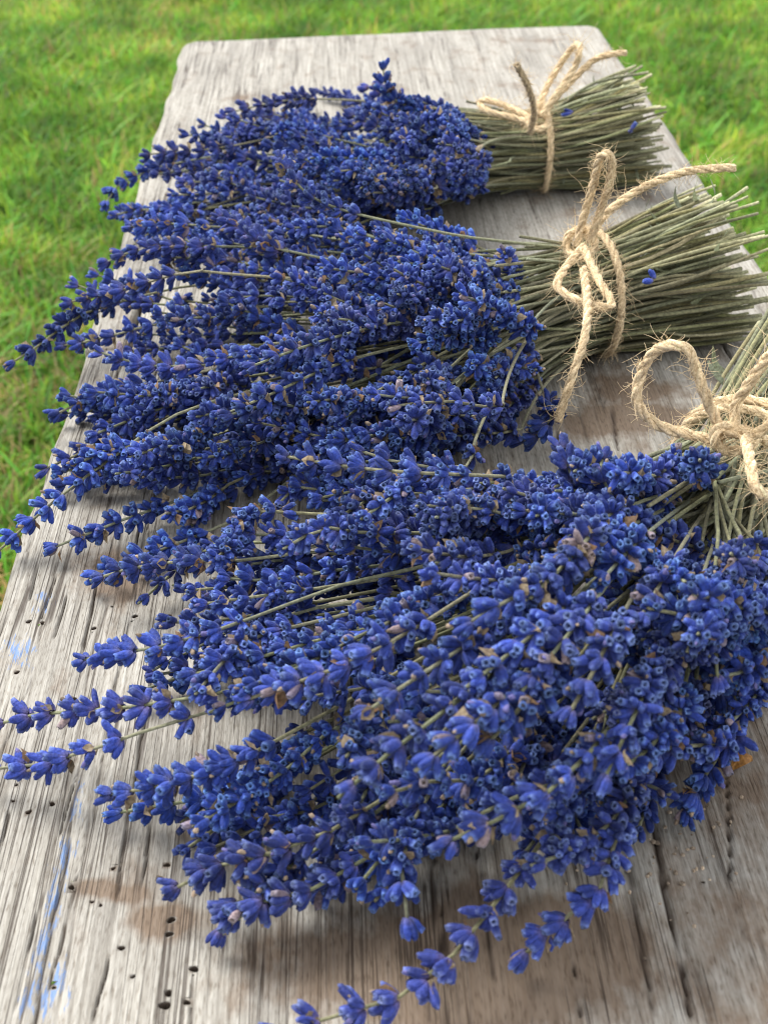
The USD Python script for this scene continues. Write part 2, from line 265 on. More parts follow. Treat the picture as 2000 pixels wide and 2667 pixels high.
def groove(x0, ya, yb, width, depth, dark, wander=0.0016, seed=0, slope=0.0):
    a, b = np.searchsorted(ys, [ya, yb]); y = ys[a:b]
    if len(y) < 3: return
    cy = (y - ya) / (yb - ya)
    path = x0 + slope * (y - ya) + wander * 2 * n1(y * 22, seed) + wander * .5 * n1(y * 110, seed + 1)
    c0, c1 = np.searchsorted(gx[(a + b) // 2], [path.min() - .004, path.max() + .004])
    taper = np.clip(np.minimum(cy, 1 - cy) * 6, 0, 1); wv = width * np.maximum(taper, .3) * (0.7 + 0.7 * (n1(y * 160, seed + 2) + 0.5))
    k = np.exp(-((gx[a:b, c0:c1] - path[:, None]) / wv[:, None]) ** 2) * (taper * np.clip(1.2 + 2.2 * n1(y * 60, seed + 3), .15, 1))[:, None]
    gz[a:b, c0:c1] -= depth * k; dirt[a:b, c0:c1] = np.maximum(dirt[a:b, c0:c1], np.clip(dark * k * 1.25, 0, 1))
for i in range(90):                                # grain lines, denser towards the weathered left
    x0 = XL + 0.003 + 0.29 * rb.uniform() ** 1.5; ya = rb.uniform(0.12, 1.0); L = rb.uniform(0.08, 0.4)
    groove(x0, ya, min(ya + L, 1.118), rb.uniform(0.0002, 0.00034), rb.uniform(0.0003, 0.0007), rb.uniform(0.3, 0.7), seed=100 + 3 * i)
for i in range(18):                                 # deeper checks on the left half
    x0 = XL + 0.006 + 0.14 * rb.uniform(); ya = rb.uniform(0.12, 0.62); L = rb.uniform(0.03, 0.2)
    groove(x0, ya, ya + L, rb.uniform(0.0002, 0.00032), rb.uniform(0.001, 0.0018), 1.0, seed=1100 + 3 * i)
for (pa, pb, w) in [((1690, 2060), (1790, 2667), .0007), ((1610, 2190), (1705, 2667), .0007), ((1780, 2480), (1812, 2667), .0006), ((1895, 1990), (1905, 2330), .0004), ((1720, 2280), (1740, 2420), .0005),
                    ((1450, 1120), (1460, 1180), .0007), ((1590, 1050), (1612, 1190), .0007), ((1860, 860), (1920, 960), .0006), ((1885, 2250), (1890, 2290), .0004), ((1500, 2490), (1520, 2667), .0003),
                    ((262, 1500), (215, 1720), .0009), ((150, 1490), (100, 1640), .0008), ((180, 1540), (130, 1680), .0007), ((100, 1460), (75, 1570), .0007), ((20, 2100), (0, 2200), .0008), ((108, 2340), (30, 2667), .0008), ((285, 2480), (240, 2667), .0008), ((402, 2120), (360, 2430), .0008), ((210, 2010), (150, 2200), .0006)]:
    a, b = at(*pa), at(*pb)
    groove(b[0], b[1], a[1], w * (.32 if b[0] < 0 else .62), .0017, 1.0, wander=.0009, seed=int(pa[0] * 7 + pa[1]), slope=(a[0] - b[0]) / (a[1] - b[1]))
edge = np.minimum(np.minimum(ss, 1 - ss)[None] * (hi - lo)[:, None], (Y1 - ys)[:, None])
gz = gz - 0.0028 * np.clip(1 - edge / 0.0035, 0, 1) ** 2
top_v = np.stack([gx, gy, gz + BENCH_Z], -1)
# masks for the wood's stains, painted-in shade and paint
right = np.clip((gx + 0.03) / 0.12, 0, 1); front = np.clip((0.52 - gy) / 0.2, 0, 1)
stain_shade = 0.07 + 0.13 * right * front + 0.03 * right + 0.05 * n1(gx.ravel() * 30, 77).reshape(gx.shape)  # extra brown on the near right also paints in the shade there
def spot(px, py, rx, ry):
    c = at(px, py); return np.exp(-(((gx - c[0]) / rx) ** 2 + ((gy - c[1]) / ry) ** 2))
for s_ in [(330, 2330, .006, .003), (430, 2390, .009, .004), (240, 2310, .005, .003), (490, 2170, .004, .005), (450, 2420, .006, .006), (1050, 2500, .03, .012), (1250, 2560, .03, .02), (1400, 2480, .02, .012), (1650, 1010, .016, .012), (1700, 1090, .016, .008), (1560, 1100, .02, .012), (300, 1500, .012, .02), (620, 255, .008, .012)]:
    stain_shade = stain_shade + 0.40 * spot(*s_)
paint = np.zeros_like(gx)
for s_ in [(130, 2380, .005, .035), (170, 2230, .006, .02), (90, 2560, .006, .025), (140, 2580, .008, .018), (60, 1700, .008, .02), (110, 1570, .007, .014), (30, 1690, .006, .015), (200, 2100, .004, .02)]:
    paint = np.maximum(paint, spot(*s_))
paint = 0.60 * paint
tint = np.stack([dirt, stain_shade, paint], -1)
ny, nx = gx.shape
vid = np.arange(ny * nx).reshape(ny, nx)
V, T = top_v.reshape(-1, 3), tint.reshape(-1, 3)
cells = np.stack([vid[:-1, :-1], vid[:-1, 1:], vid[1:, 1:], vid[1:, :-1]], -1)      # (ny-1, nx-1, 4)
alive = np.ones((ny - 1, nx - 1), bool)
# worm holes: real holes cut through the skin of the plank
holes = [(372, 1550, .9), (352, 1604, .9), (330, 1483, .8), (292, 1580, .5), (245, 1637, .8), (75, 1620, .9), (110, 1621, .7), (44, 1752, .8), (193, 1822, .9), (193, 1834, .8), (207, 1853, .9), (440, 1605, .9), (136, 2094, .8), (75, 2116, .8), (34, 2087, .5),
    (576, 2162, 1.0), (435, 2253, .8), (415, 2288, .7), (295, 2262, .6), (186, 2310, .8), (446, 2396, 1.0), (441, 2433, .9), (316, 2469, .8), (505, 2524, 1.0), (438, 2587, .9), (429, 2619, 1.25), (486, 2610, .8), (346, 2543, .6), (140, 2572, .5), (240, 2350, .5), (262, 2358, .5), (43, 2045, .5),
    (1900, 868, .9), (1938, 890, .9), (1918, 935, .7), (1925, 920, .7), (1952, 955, .6), (1990, 883, .8), (1960, 835, .7), (1985, 840, .6), (1872, 850, .8), (1830, 2300, .4), (330, 1500, .5), (480, 1560, .6), (500, 1445, .7), (360, 1470, .6)]
EV, EF, ET = [], [], []; ecount = len(V)
for (px, py, rmm) in holes:
    c = at(px, py); r = rmm * 1e-3
    i0 = np.searchsorted(ys, c[1] - r * 1.25) - 1; i1 = np.searchsorted(ys, c[1] + r * 1.25)
    if i0 < 1 or i1 >= ny - 2: continue
    row = gx[(i0 + i1) // 2]; j0 = np.searchsorted(row, c[0] - r * 1.25) - 1; j1 = np.searchsorted(row, c[0] + r * 1.25)
    if j0 < 1 or j1 >= nx - 2 or not alive[i0:i1, j0:j1].all(): continue
    alive[i0:i1, j0:j1] = False
    ring = list(vid[i0, j0:j1]) + list(vid[i0:i1, j1]) + list(vid[i1, j1:j0:-1]) + list(vid[i1:i0:-1, j0])
    K = 14; aa = np.arange(K) * 2 * np.pi / K; rr = r * (1 + 0.16 * np.sin(aa * 2 + px) + 0.1 * np.sin(3 * aa + py))
    hxy = np.stack([c[0] + rr * np.cos(aa), c[1] + rr * 1.05 * np.sin(aa)], 1)
    zc = float(V[ring, 2].mean())
    poly = sg.Polygon(V[ring, :2], [hxy])
    v2, f2 = trimesh.creation.triangulate_polygon(poly, engine='earcut')
    src = np.vstack([V[ring], np.c_[hxy, np.full(K, zc)]]); d = np.linalg.norm(v2[:, None] - src[None, :, :2], axis=2).argmin(1)
    gid = np.concatenate([np.array(ring), ecount + np.arange(K)])
    tri = gid[d[f2]]
    nrm = np.cross(src[d[f2[:, 1]]] - src[d[f2[:, 0]]], src[d[f2[:, 2]]] - src[d[f2[:, 0]]])[:, 2]
    tri[nrm < 0] = tri[nrm < 0][:, ::-1]
    EF.append(tri)
    wall = np.vstack([np.c_[hxy, np.full(K, zc)], np.c_[hxy, np.full(K, zc - .0005)], np.c_[c[:2] + (hxy - c[:2]) * .85, np.full(K, zc - 0.006)]])
    EV.append(wall); ET.append(np.array([[0.25, .2, 0]] * K + [[0.9, .3, 0]] * K + [[1.0, .3, 0]] * K))
    k = np.arange(K); kn = (k + 1) % K
    for lev in (0, 1):
        a_, b_ = ecount + lev * K + k, ecount + lev * K + kn; c_, d_ = b_ + K, a_ + K
        EF += [np.stack([a_, b_, c_], 1), np.stack([a_, c_, d_], 1)]
    EF.append(np.stack([np.full(K - 2, ecount + 2 * K), ecount + 2 * K + k[1:-1], ecount + 2 * K + k[2:]], 1))
    ecount += 3 * K
q = cells[alive]
faces = [q[:, [0, 1, 2]], q[:, [0, 2, 3]]] + EF
# sides and underside
rim = np.concatenate([vid[0, :-1], vid[:-1, -1], vid[-1, ::-1][:-1], vid[::-1, 0][:-1]])
Vall = np.vstack([V] + EV); Tall = np.vstack([T] + ET)
n0 = len(Vall); low = V[rim].copy(); low[:, 2] = BENCH_Z - TH
mid_ = V[rim].copy(); mid_[:, 2] -= 0.0001
Vall = np.vstack([Vall, mid_, low]); Tall = np.vstack([Tall, np.tile([[0.1, .25, 0]], (2 * len(rim), 1))])
k = np.arange(len(rim)); kn = (k + 1) % len(rim); a_, b_ = n0 + k, n0 + kn
faces += [np.stack([a_, a_ + len(rim), b_ + len(rim)], 1), np.stack([a_, b_ + len(rim), b_], 1)]
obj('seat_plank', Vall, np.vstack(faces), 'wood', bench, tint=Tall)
def wood_box(name, x0, x1, y0, y1, z0, z1, parent=bench, bev=0.003, dirtv=0.0, stainv=0.15):
    b = trimesh.creation.box([x1 - x0 - 2 * bev, y1 - y0 - 2 * bev, z1 - z0 - 2 * bev])
    pts = np.vstack([b.vertices + d * bev for d in np.array(np.meshgrid([-1, 1], [-1, 1], [-1, 1])).T.reshape(-1, 3) * .6] + [b.vertices + e * bev for e in np.vstack([np.eye(3), -np.eye(3)])])
    h = trimesh.convex.convex_hull(pts); h.apply_translation([(x0 + x1) / 2, (y0 + y1) / 2, (z0 + z1) / 2])
    return obj(name, h.vertices, h.faces, 'wood', parent, smooth=False, tint=np.tile([[dirtv, stainv, 0]], (len(h.vertices), 1)))
wood_box('inset_block', XL + .0005, NOTCH[2] - .0022, NOTCH[0] + .0010, NOTCH[1] - .0012, BENCH_Z - TH, BENCH_Z + .0003, bev=.0012)
for yc in (0.30, 0.93):
    wood_box('leg', -0.085, 0.157, yc - .018, yc + .018, 0.0, BENCH_Z - TH - .0005)
for xc in (-0.075, 0.147):
    wood_box('apron', xc - .010, xc + .010, 0.3185, 0.9115, BENCH_Z - TH - .09, BENCH_Z - TH - .0006)

# ------------------------------------------------------------------ lavender: templates
def calyx_template(sides, closed, low=False):
    prof = [(0, .34), (.14, .70), (.42, 1.0), (.76, .99), (1.0, .84), (1.0, .56), (.80, .10)]
    if closed: prof = [(0, .36), (.16, .76), (.45, 1.0), (.76, .97), (.95, .74), (1.04, .30)]
    if low: prof = [prof[0], prof[2], prof[3], prof[4]] + ([prof[5]] if closed else [prof[6]])
    z = np.array([p[0] for p in prof]); r = np.array([p[1] for p in prof]); a = np.arange(sides) * 2 * np.pi / sides
    rib = 1 + (0.09 * np.cos(a * sides / 2) if sides % 2 == 0 else 0 * a)
    v = np.stack([r[:, None] * rib * np.cos(a), r[:, None] * rib * np.sin(a), np.repeat(z[:, None], sides, 1)], -1)
    n = len(prof); i, j = np.meshgrid(np.arange(n - 1), np.arange(sides), indexing='ij')
    q = np.stack([i * sides + j, i * sides + (j + 1) % sides, (i + 1) * sides + (j + 1) % sides, (i + 1) * sides + j], -1).reshape(-1, 4)
    f = np.vstack([q[:, [0, 1, 2]], q[:, [0, 2, 3]]])
    base, body, deep, rimc, ins = np.array([.085, .085, .20]), np.array([.025, .046, .235]), np.array([.0165, .033, .180]), np.array([.13, .21, .46]), np.array([.008, .010, .045])
    cols = []
    for zz, rr in prof:
        c = base * (1 - min(zz / .4, 1)) + body * min(zz / .4, 1) if zz < .4 else body * (1 - (zz - .4) / .6) + deep * (zz - .4) / .6
        cols.append(c)
    if not closed and not low: cols[-3] = .55 * rimc + .45 * body; cols[-2] = .8 * rimc; cols[-1] = ins
    if not closed and low: cols[-2] = .4 * rimc + .6 * body; cols[-1] = ins
    if closed: f = np.vstack([f, [[(n - 1) * sides, (n - 1) * sides + k, (n - 1) * sides + k + 1] for k in range(1, sides - 1)]])
    if closed: cols[-1] = .35 * rimc + .65 * body
    col = np.repeat(np.array(cols), sides, 0)
    vein = np.tile(np.where(np.arange(sides) % 2 == 0, 1.16, .84), n)[:, None] if sides % 2 == 0 else 1.0
    return v.reshape(-1, 3), f, col * vein
CAL_SETS = {k: [calyx_template(k, c) for c in (False, True, True, False, False, True)] for k in (6, 8)}
CAL = CAL_SETS[8]
CAL_LOW = [calyx_template(5, False, True), calyx_template(5, True, True)]
ICO = trimesh.creation.icosphere(0)
def basis(d, spin):
    a = np.cross(d, [0.3, 0.5, 0.81]); a = unit(a); b = np.cross(d, a)
    return np.stack([math.cos(spin) * a + math.sin(spin) * b, -math.sin(spin) * a + math.cos(spin) * b, d])
def whorl(R, c, t, u, w, size, spread, n, tone, hue, low=False, tan=False):
    """a ring of calyces round the stem at c (t along the stem to its tip)"""
    out = []; a0 = R.uniform(0, 6.283)
    for i in range(n):
        a = a0 + 6.283 * i / n + R.normal(0, .22); tilt = np.clip(R.normal(spread, .17), .12, 1.35)
        o = math.cos(a) * u + math.sin(a) * w; d = unit(math.cos(tilt) * t + math.sin(tilt) * o + R.normal(0, .06, 3))
        tp = (CAL_LOW if low else CAL)[R.integers(0, 2 if low else 6)]
        L, rad = size * R.uniform(.78, 1.15), size * R.uniform(.205, .25)
        v = tp[0] * [rad * R.uniform(.75, 1.1), rad, L]
        if not low: v = v * (1 + R.normal(0, .05, v.shape))
        v[:, 0] += L * .06 * (tp[0][:, 2]) ** 2
        Bm = basis(d, R.uniform(0, 6.283))
        v = v @ Bm + c + o * size * .12 + t * R.uniform(-.12, .12) * size
        col = tp[2] * tone * R.uniform(.68, 1.35) * np.array([1 + hue, 1, 1 - hue * .3])
        if tan or R.uniform() < .02: col = col * .35 + np.array([.20, .14, .095]) * R.uniform(.7, 1.2)
        out.append((v, tp[1], np.clip(col, 0, 1)))
        if not low and R.uniform() < .09:        # a shrivelled petal left in the mouth
            b = ICO.vertices * [rad * .75, rad * .6, rad * 1.3] * R.uniform(.6, 1.0) * (1 + R.normal(0, .15, ICO.vertices.shape)) + [0, 0, L * 1.0]
            out.append((b @ Bm + c + o * size * .12, ICO.faces, np.tile(np.array([[.27, .20, .14]]) * R.uniform(.5, 1.1) if R.uniform() < .6 else [[.11, .10, .25]], (len(b), 1))))
    return join(out)
def bract(R, c, t, u, w, size):
    out = []
    for k in range(R.integers(1, 3)):
        a = R.uniform(0, 6.283); o = math.cos(a) * u + math.sin(a) * w; s = unit(np.cross(t, o)); tl = R.uniform(.35, 1.1)
        d = unit(math.cos(tl) * t + math.sin(tl) * o); nrm = np.cross(s, d); L, W = size * R.uniform(.6, 1.0), size * R.uniform(.24, .46)
        pts = [(0, 0, 0), (.28, -.8, .1), (.28, .8, .1), (.5, 0, -.1), (.62, -.75, .25), (.62, .75, .18), (1.0, .1 * R.normal(), .3 + .2 * R.normal())]
        v = np.array([c + o * size * .16 + d * p[0] * L + s * p[1] * W + nrm * (p[2] + R.normal(0, .12)) * L * .8 for p in pts])
        f = np.array([(0, 1, 3), (0, 3, 2), (1, 4, 3), (3, 5, 2), (4, 6, 3), (3, 6, 5)])
        col = np.array([.37, .285, .18]) * R.uniform(.5, 1.25) if R.uniform() < .75 else np.array([.25, .155, .085]) * R.uniform(.8, 1.3)
        tt = np.tile(col[None], (7, 1)); tt[0] = tt[0] * .8; tt[6] *= 1.2
        out.append((v, f, tt))
    return join(out)

STEM_C = np.array([.19, .185, .095])
def make_stem(R, path, r0, r1, tone, n=22, sides=5):
    p = resample(path, n); r = np.linspace(r0, r1, n); v, f = tube(p, r, sides, phase=R.uniform(0, 6))
    t = np.tile((STEM_C * tone * np.array([R.uniform(.9, 1.15), 1, R.uniform(.8, 1.2)]))[None], (len(v), 1)); k = np.repeat(np.linspace(0, 1, n), sides)[:, None]
    t = t * (1 - .35 * k) + np.array([.20, .22, .17]) * .35 * k * tone
    t[:sides] = np.array([.34, .33, .20]) * tone
    return v, f, t
def add_sprig(R, bq, path, spike, nw, size, low=None, gap=None, tan_at=None, r=.00072, tone=1.0, lab=None):
    """path: from the cut end to the tip (world). spike: length carrying flowers"""
    p = resample(path, 40); seg = np.linalg.norm(np.diff(p, axis=0), axis=1); s = np.r_[0, np.cumsum(seg)]; L = s[-1]
    t, u, w = frames(p)
    hue = R.normal(0.05, .13); tn = R.uniform(.62, 1.18) * tone
    st = make_stem(R, p, r * 1.15, r * .6, R.uniform(.75, 1.15), sides=5 if low is None else 4, n=24 if low is None else 12)
    pos = L - .0035 - spike * (np.linspace(0, 1, nw) ** 0.92) + R.normal(0, .0007, nw)
    if gap: pos[-1] -= gap
    if low is not None:
        low[0].append(st)
    else:
        sp = obj('flower_stem', st[0], st[1], 'stem', bq, tint=st[2], label=lab)
    for k, q in enumerate(pos):
        if q < .02: continue
        i = min(int(np.searchsorted(s, q)), len(p) - 1); c = np.array([np.interp(q, s, p[:, j]) for j in range(3)])
        if (c - NECK[0]) @ NECK[1] < NECK[2]: continue       # no blossom behind the tie
        last = k == 0
        n = int(R.integers(5, 7)) if last else int(R.integers(8, 12)) if k < nw - 1 else int(R.integers(5, 9))
        sc = size * (.86 if last else R.uniform(.92, 1.08))
        sprd = .38 if last else R.uniform(.55, 1.0)
        if low is not None:
            low[1].append(whorl(R, c, t[i], u[i], w[i], sc, sprd, max(4, n - 2), tn, hue, True)); continue
        wv = whorl(R, c, t[i], u[i], w[i], sc, sprd, n, tn, hue, tan=(tan_at == k))
        obj('flower_whorl', wv[0], wv[1], 'calyx', sp, tint=wv[2], label='faded brown flower whorl' if tan_at == k else None)
        if R.uniform() < (.85 if k > 0 else .2):
            b = bract(R, c - t[i] * .0008, t[i], u[i], w[i], size)
            obj('bract', b[0], b[1], 'bract', sp, smooth=False, tint=b[2])

# ------------------------------------------------------------------ twine
def rope(R, path, n_per_cm=9, rad=.00152, plies=3, pitch=.015, tone=1.0):
    L = np.linalg.norm(np.diff(path, axis=0), axis=1).sum(); n = max(12, int(L * 100 * n_per_cm)); p = resample(path, n); t, u, w = frames(p)
    s = np.linspace(0, L, n); out = []; wob = 1 + .12 * n1(s * 260, int(R.integers(1e6)))
    for k in range(plies):
        a = 2 * np.pi * (s / pitch + k / plies) + .5 * n1(s * 120, 3 + k)
        c = p + (rad * .47 * wob)[:, None] * (np.cos(a)[:, None] * u + np.sin(a)[:, None] * w)
        v, f = tube(c, rad * (.60 * wob + .08 * n1(s * 900, int(R.integers(1e6)))), 8); col = np.array([.74, .58, .36]) * R.uniform(.88, 1.12) * tone
        m_ = (0.92 + .22 * n1(s * 300, int(R.integers(1e6))))[:, None] * col[None]
        st = np.stack([.62 + .75 * (n1(s * 420 + 50 * q, int(R.integers(1e6))) + .5) for q in range(8)], 1)[..., None]
        out.append((v, f, np.clip((m_[:, None] * st * np.array([1, .97, .92]) ** (1.6 - st)).reshape(-1, 3), 0, .9)))
    return join(out), p, t, u, w
def fibres(R, p, t, u, w, per_cm=42, rad=.00152, length=.0055):
    L = np.linalg.norm(np.diff(p, axis=0), axis=1).sum(); pts, cnt, wid = [], [], []
    for k in range(int(L * 100 * per_cm)):
        i = R.integers(1, len(p) - 1); a = R.uniform(0, 6.283); o = math.cos(a) * u[i] + math.sin(a) * w[i]
        d = unit(o * R.uniform(.02, .8) + t[i] * R.normal(0, 1.2)); c = p[i] + o * rad * .85; l = length * R.lognormal(-.25, .55); bend = R.normal(0, .55, 3)
        m_ = 6; q = [c]
        for j in range(m_ - 1):
            d = unit(d + bend * .45 + R.normal(0, .16, 3)); q.append(q[-1] + d * l / m_)
        q = np.array(q); q[:, 2] = np.maximum(q[:, 2], BENCH_Z + .0005)
        pts.append(q); cnt.append(m_); wid.append(np.linspace(.00018, .00007, m_))
    return pts, cnt, wid
def twine(bq, R, name_parts, tone=1.0):
    """name_parts: [(name, spline points, tone)]"""
    tw = None; F = []
    for nm, pts, tn in name_parts:
        (v, f, tt), p, t, u, w = rope(R, spline(pts, 160), tone=tone * tn)
        if tw is None: tw = obj('twine', v, f, 'jute', bq, tint=tt)
        else: obj(nm, v, f, 'jute', tw, tint=tt)
        F.append(fibres(R, p, t, u, w))
    pts = np.vstack([q for a in F for q in a[0]]); cnt = [c for a in F for c in a[1]]; wid = np.concatenate([q for a in F for q in a[2]])
    bc = UsdGeom.BasisCurves.Define(stage, str(tw.GetPath()) + '/loose_fibre'); bc.CreateTypeAttr('linear')
    bc.CreatePointsAttr(Vt.Vec3fArray.FromNumpy((pts - ORIGIN[str(bq.GetPath())]).astype(np.float32))); bc.CreateCurveVertexCountsAttr(Vt.IntArray(cnt))
    bc.CreateWidthsAttr(Vt.FloatArray.FromNumpy(wid.astype(np.float32))); bc.SetWidthsInterpolation('vertex')
    UsdGeom.PrimvarsAPI(bc).CreatePrimvar('tint', Sdf.ValueTypeNames.Color3fArray, 'constant').Set(Vt.Vec3fArray([Gf.Vec3f(.66, .51, .30)]))
    UsdShade.MaterialBindingAPI.Apply(bc.GetPrim()).Bind(UsdShade.Material.Get(stage, '/World/Looks/jute')); tag(bc, kind='stuff')

# ------------------------------------------------------------------ bouquets
def dry_leaf(R, bq, c, d, L, W):
    d = unit(d); s = unit(np.cross(d, [0, 0, 1.0]) + R.normal(0, .4, 3)); k = 8; q = [c]; dd = d; bend = R.normal(0, .35, 3)
    for j in range(k - 1):
        dd = unit(dd + bend * .5 + R.normal(0, .12, 3)); q.append(q[-1] + dd * L / k)
    q = np.array(q); q[:, 2] = np.maximum(q[:, 2], BENCH_Z + .001); t = np.linspace(0, 1, k); ww = W * np.sin(np.pi * np.clip(t * .9 + .08, 0, 1)) ** .7 + .0001
    tw_ = t * R.normal(0, 1.2); n_ = np.cross(d, s); sd = np.cos(tw_)[:, None] * s + np.sin(tw_)[:, None] * n_
    v = np.empty((2 * k, 3)); v[0::2] = q - sd * ww[:, None]; v[1::2] = q + sd * ww[:, None]
    f = np.array([(2 * i, 2 * i + 1, 2 * i + 3) for i in range(k - 1)] + [(2 * i, 2 * i + 3, 2 * i + 2) for i in range(k - 1)])
    obj('dry_leaf', v, f, 'bract', bq, smooth=False, tint=np.tile(np.array([[.24, .27, .17]]) * R.uniform(.5, 1.2), (2 * k, 1)))
def bouquet(label, seed, tie, butt, head_dir, Rt, Rb, outline, ztop, pz, n_surf, n_under, n_extra, heroes, size, tmin=.2, flat=1.0, spike=(.030, .048), pull=.34, leaves=44, dmin=.05, free=.020, neck=.014, late=()):
    global CAL
    CAL = CAL_SETS[8 if seed == 1 else 6]
    R = np.random.default_rng(seed)
    bq = thing('lavender_bouquet', (tie[0], tie[1], BENCH_Z), label, 'lavender bouquet', None)
    global NECK
    NECK = (np.array(tie), unit(head_dir) if seed == 1 else np.array([-1.0, 0, 0]), neck)
    ax_b = unit(butt - tie); Lb = np.linalg.norm(butt - tie); ax_h = unit(head_dir)
    side_b = unit(np.cross(ax_b, [0, 0, 1.0])); up_b = np.cross(side_b, ax_b)
    O = P(outline); seglen = np.r_[0, np.cumsum(np.linalg.norm(np.diff(O, axis=0), axis=1))]; seglen /= seglen[-1]
    opx = np.array(outline, float)
    tpx = None
    def tie_pos(a, b):                              # a: -1..1 across, b: -1..1 up
        r = math.hypot(a, b)
        if r > 1: a, b = a / r, b / r
        return tie + side_b * a * Rt + np.array([0, 0, 1.0]) * b * Rt * flat
    def butt_end(a, b, l):
        r = math.hypot(a, b)
        if r > 1: a, b = a / r, b / r
        e = tie + ax_b * Lb * l + side_b * a * Rb * l ** .8 + up_b * b * Rb * .95 * l ** .8
        e[2] = max(e[2], BENCH_Z + .0025); return e
    def full(tip_pts, a, b, l, pl=pull):
        """cut end -> tie -> given points (ordered from the stem to the tip)"""
        T = tie_pos(a, b); B = butt_end(a, b, l); first = tip_pts[0]
        d = np.linalg.norm(first - T); c = T + ax_h * d * pl
        s = np.linspace(0, 1, 12)[:, None]
        cur = (1 - s) ** 2 * T + 2 * s * (1 - s) * c + s**2 * first
        mid = (B + T) / 2 + R.normal(0, .0008, 3)
        path = np.vstack([spline([B, mid, T], 9)[:-1], cur])
        if len(tip_pts) > 1: path = np.vstack([path, spline(np.vstack([cur[-2:-1], tip_pts]), 24)[3:]])
        path[:, 2] = np.maximum(path[:, 2], BENCH_Z + .002)
        return path
    for h in heroes:
        hp = [list(q) for q in h['p']]
        if 'pull' not in h and len(hp) > 3:        # the bare stem dives under its neighbours
            hp[-1][2] = max(hp[-1][2] - .016, .006); hp[-2][2] = max(hp[-2][2] - .004, .006)
        pts = P(hp)[::-1]; ab = h.get('ab', (R.uniform(-.7, .7), R.uniform(-.3, .5)))
        add_sprig(R, bq, full(pts, *ab, R.uniform(.85, 1.05), pl=h.get('pull', pull)), h['L'] * 1.35, int(h['n'] * 1.45 + .5), h.get('size', size), gap=h.get('gap'), tan_at=h.get('tan'))
    low = ([], [])
    C0 = opx.mean(0)
    cx = np.array(tie) ; tp = np.linalg.solve(CAM_R, (cx + [0, 0, Rt * .4]) - EYE); tpx = np.array([IMG_W / 2 + F_PX * tp[0] / -tp[2], IMG_H / 2 - F_PX * tp[1] / -tp[2]])
    for i in range(n_surf + n_under):
        under = i >= n_surf
        a = R.uniform(0, 1); o = np.array([np.interp(a, seglen, opx[:, k]) for k in range(3)])
        t = tmin + (1 - tmin) * R.uniform() ** .66; t = min(t, .985)
        px = tpx + (o[:2] - tpx) * t + R.normal(0, 26, 2)
        z = ztop * (1 - t**pz) + o[2] * t**pz
        z += R.uniform(-.016, .009)
        if under: z = z - R.uniform(.018, .040)
        z = float(np.clip(z, .006, .09)); tip = at(px[0], px[1], z)
        dist = np.linalg.norm(tip - tie)
        if dist < dmin or (tip - tie) @ ax_h < dmin * .85: continue
        T = tie + ax_h * .001
        d3 = unit(tip - T); lat = float(np.clip(unit(np.cross(ax_h, [0, 0, 1.0])) @ d3 * 1.25, -1, 1)); hb = np.clip((z - .006) / max(ztop, .01) * 1.7 - 1.25, -1, .6) + R.normal(0, .2)
        jd = R.normal(0, .38); d3j = np.array([d3[0] * math.cos(jd) - d3[1] * math.sin(jd), d3[0] * math.sin(jd) + d3[1] * math.cos(jd), d3[2]]); back = tip - d3j * R.uniform(.028, .04) ; back[2] = max(back[2] - R.uniform(.0, .011), BENCH_Z + .004)
        if (back - tie) @ NECK[1] < neck + .005: continue
        path = full(np.vstack([back, (back + tip) / 2 + R.normal(0, .0015, 3), tip]), -lat * .9 + R.normal(0, .15), hb, R.uniform(.8, 1.06))
        sl = min(R.uniform(*spike), dist - free); nw = max(4, int(round(sl / R.uniform(.0042, .0056)))); add_sprig(R, bq, path, sl, nw, size * R.uniform(.9, 1.06), low=low if under else None, gap=R.uniform(.004, .014) if R.uniform() < .4 else None)
    v, f, t = join(low[0]); obj('inner_flower_stem', v, f, 'stem', bq, tint=t, kind='stuff')
    v, f, t = join(low[1]); obj('inner_flower_whorl', v, f, 'calyx', bq, tint=t, kind='stuff')
    for i in range(n_extra):                        # stems that end inside the mass: only their cut ends and middles show
        an, rr = R.uniform(0, 6.283), R.uniform(.72, 1.0); a, b = rr * math.cos(an), rr * math.sin(an)
        T = tie_pos(a, b); B = butt_end(a + R.normal(0, .2), b + R.normal(0, .2), R.uniform(.80, 1.12)); e = T + ax_h * R.uniform(.03, .08) + R.normal(0, .005, 3) - np.array([0, 0, .004])
        e[2] = max(e[2], BENCH_Z + .003)
        st = make_stem(R, spline([B, (B + T) / 2 + R.normal(0, .0018, 3), T, e], 16), R.uniform(.0005, .00095), .0006, R.uniform(.5, 1.5), n=12)
        obj('flower_stem', st[0], st[1], 'stem', bq, tint=st[2])
    for i in range(leaves):
        an = R.uniform(-.6, 3.7); l = R.uniform(.15, .85)
        c = butt_end(math.cos(an), math.sin(an), l) + np.array([0, 0, .001]); dry_leaf(R, bq, c, ax_b * R.choice([-1, 1]) + R.normal(0, .6, 3), R.uniform(.010, .026), R.uniform(.0008, .0017))
    R9 = np.random.default_rng(99)
    for h in late:                                  # spikes lying on top of the pile
        add_sprig(R9, bq, full(P(h['p'])[::-1], R9.uniform(-.5, .5), -.2, R9.uniform(.85, 1.0)), h['L'], h['n'], size)
    def wrap(k, da, z0=0.0, a0=0, a1=6.283):
        an = np.linspace(a0, a1, 28)
        r = Rt + .0022 + k
        p = np.array([tie + ax_b * (da + .0008 * math.sin(x * 2)) + side_b * math.cos(x) * r + np.array([0, 0, 1.0]) * (math.sin(x) * r * flat) for x in an])
        p[:, 2] = np.maximum(p[:, 2], BENCH_Z + .0025); return p
    return bq, R, wrap

def H(p, L, n, **k): return dict(p=p, L=L, n=n, **k)

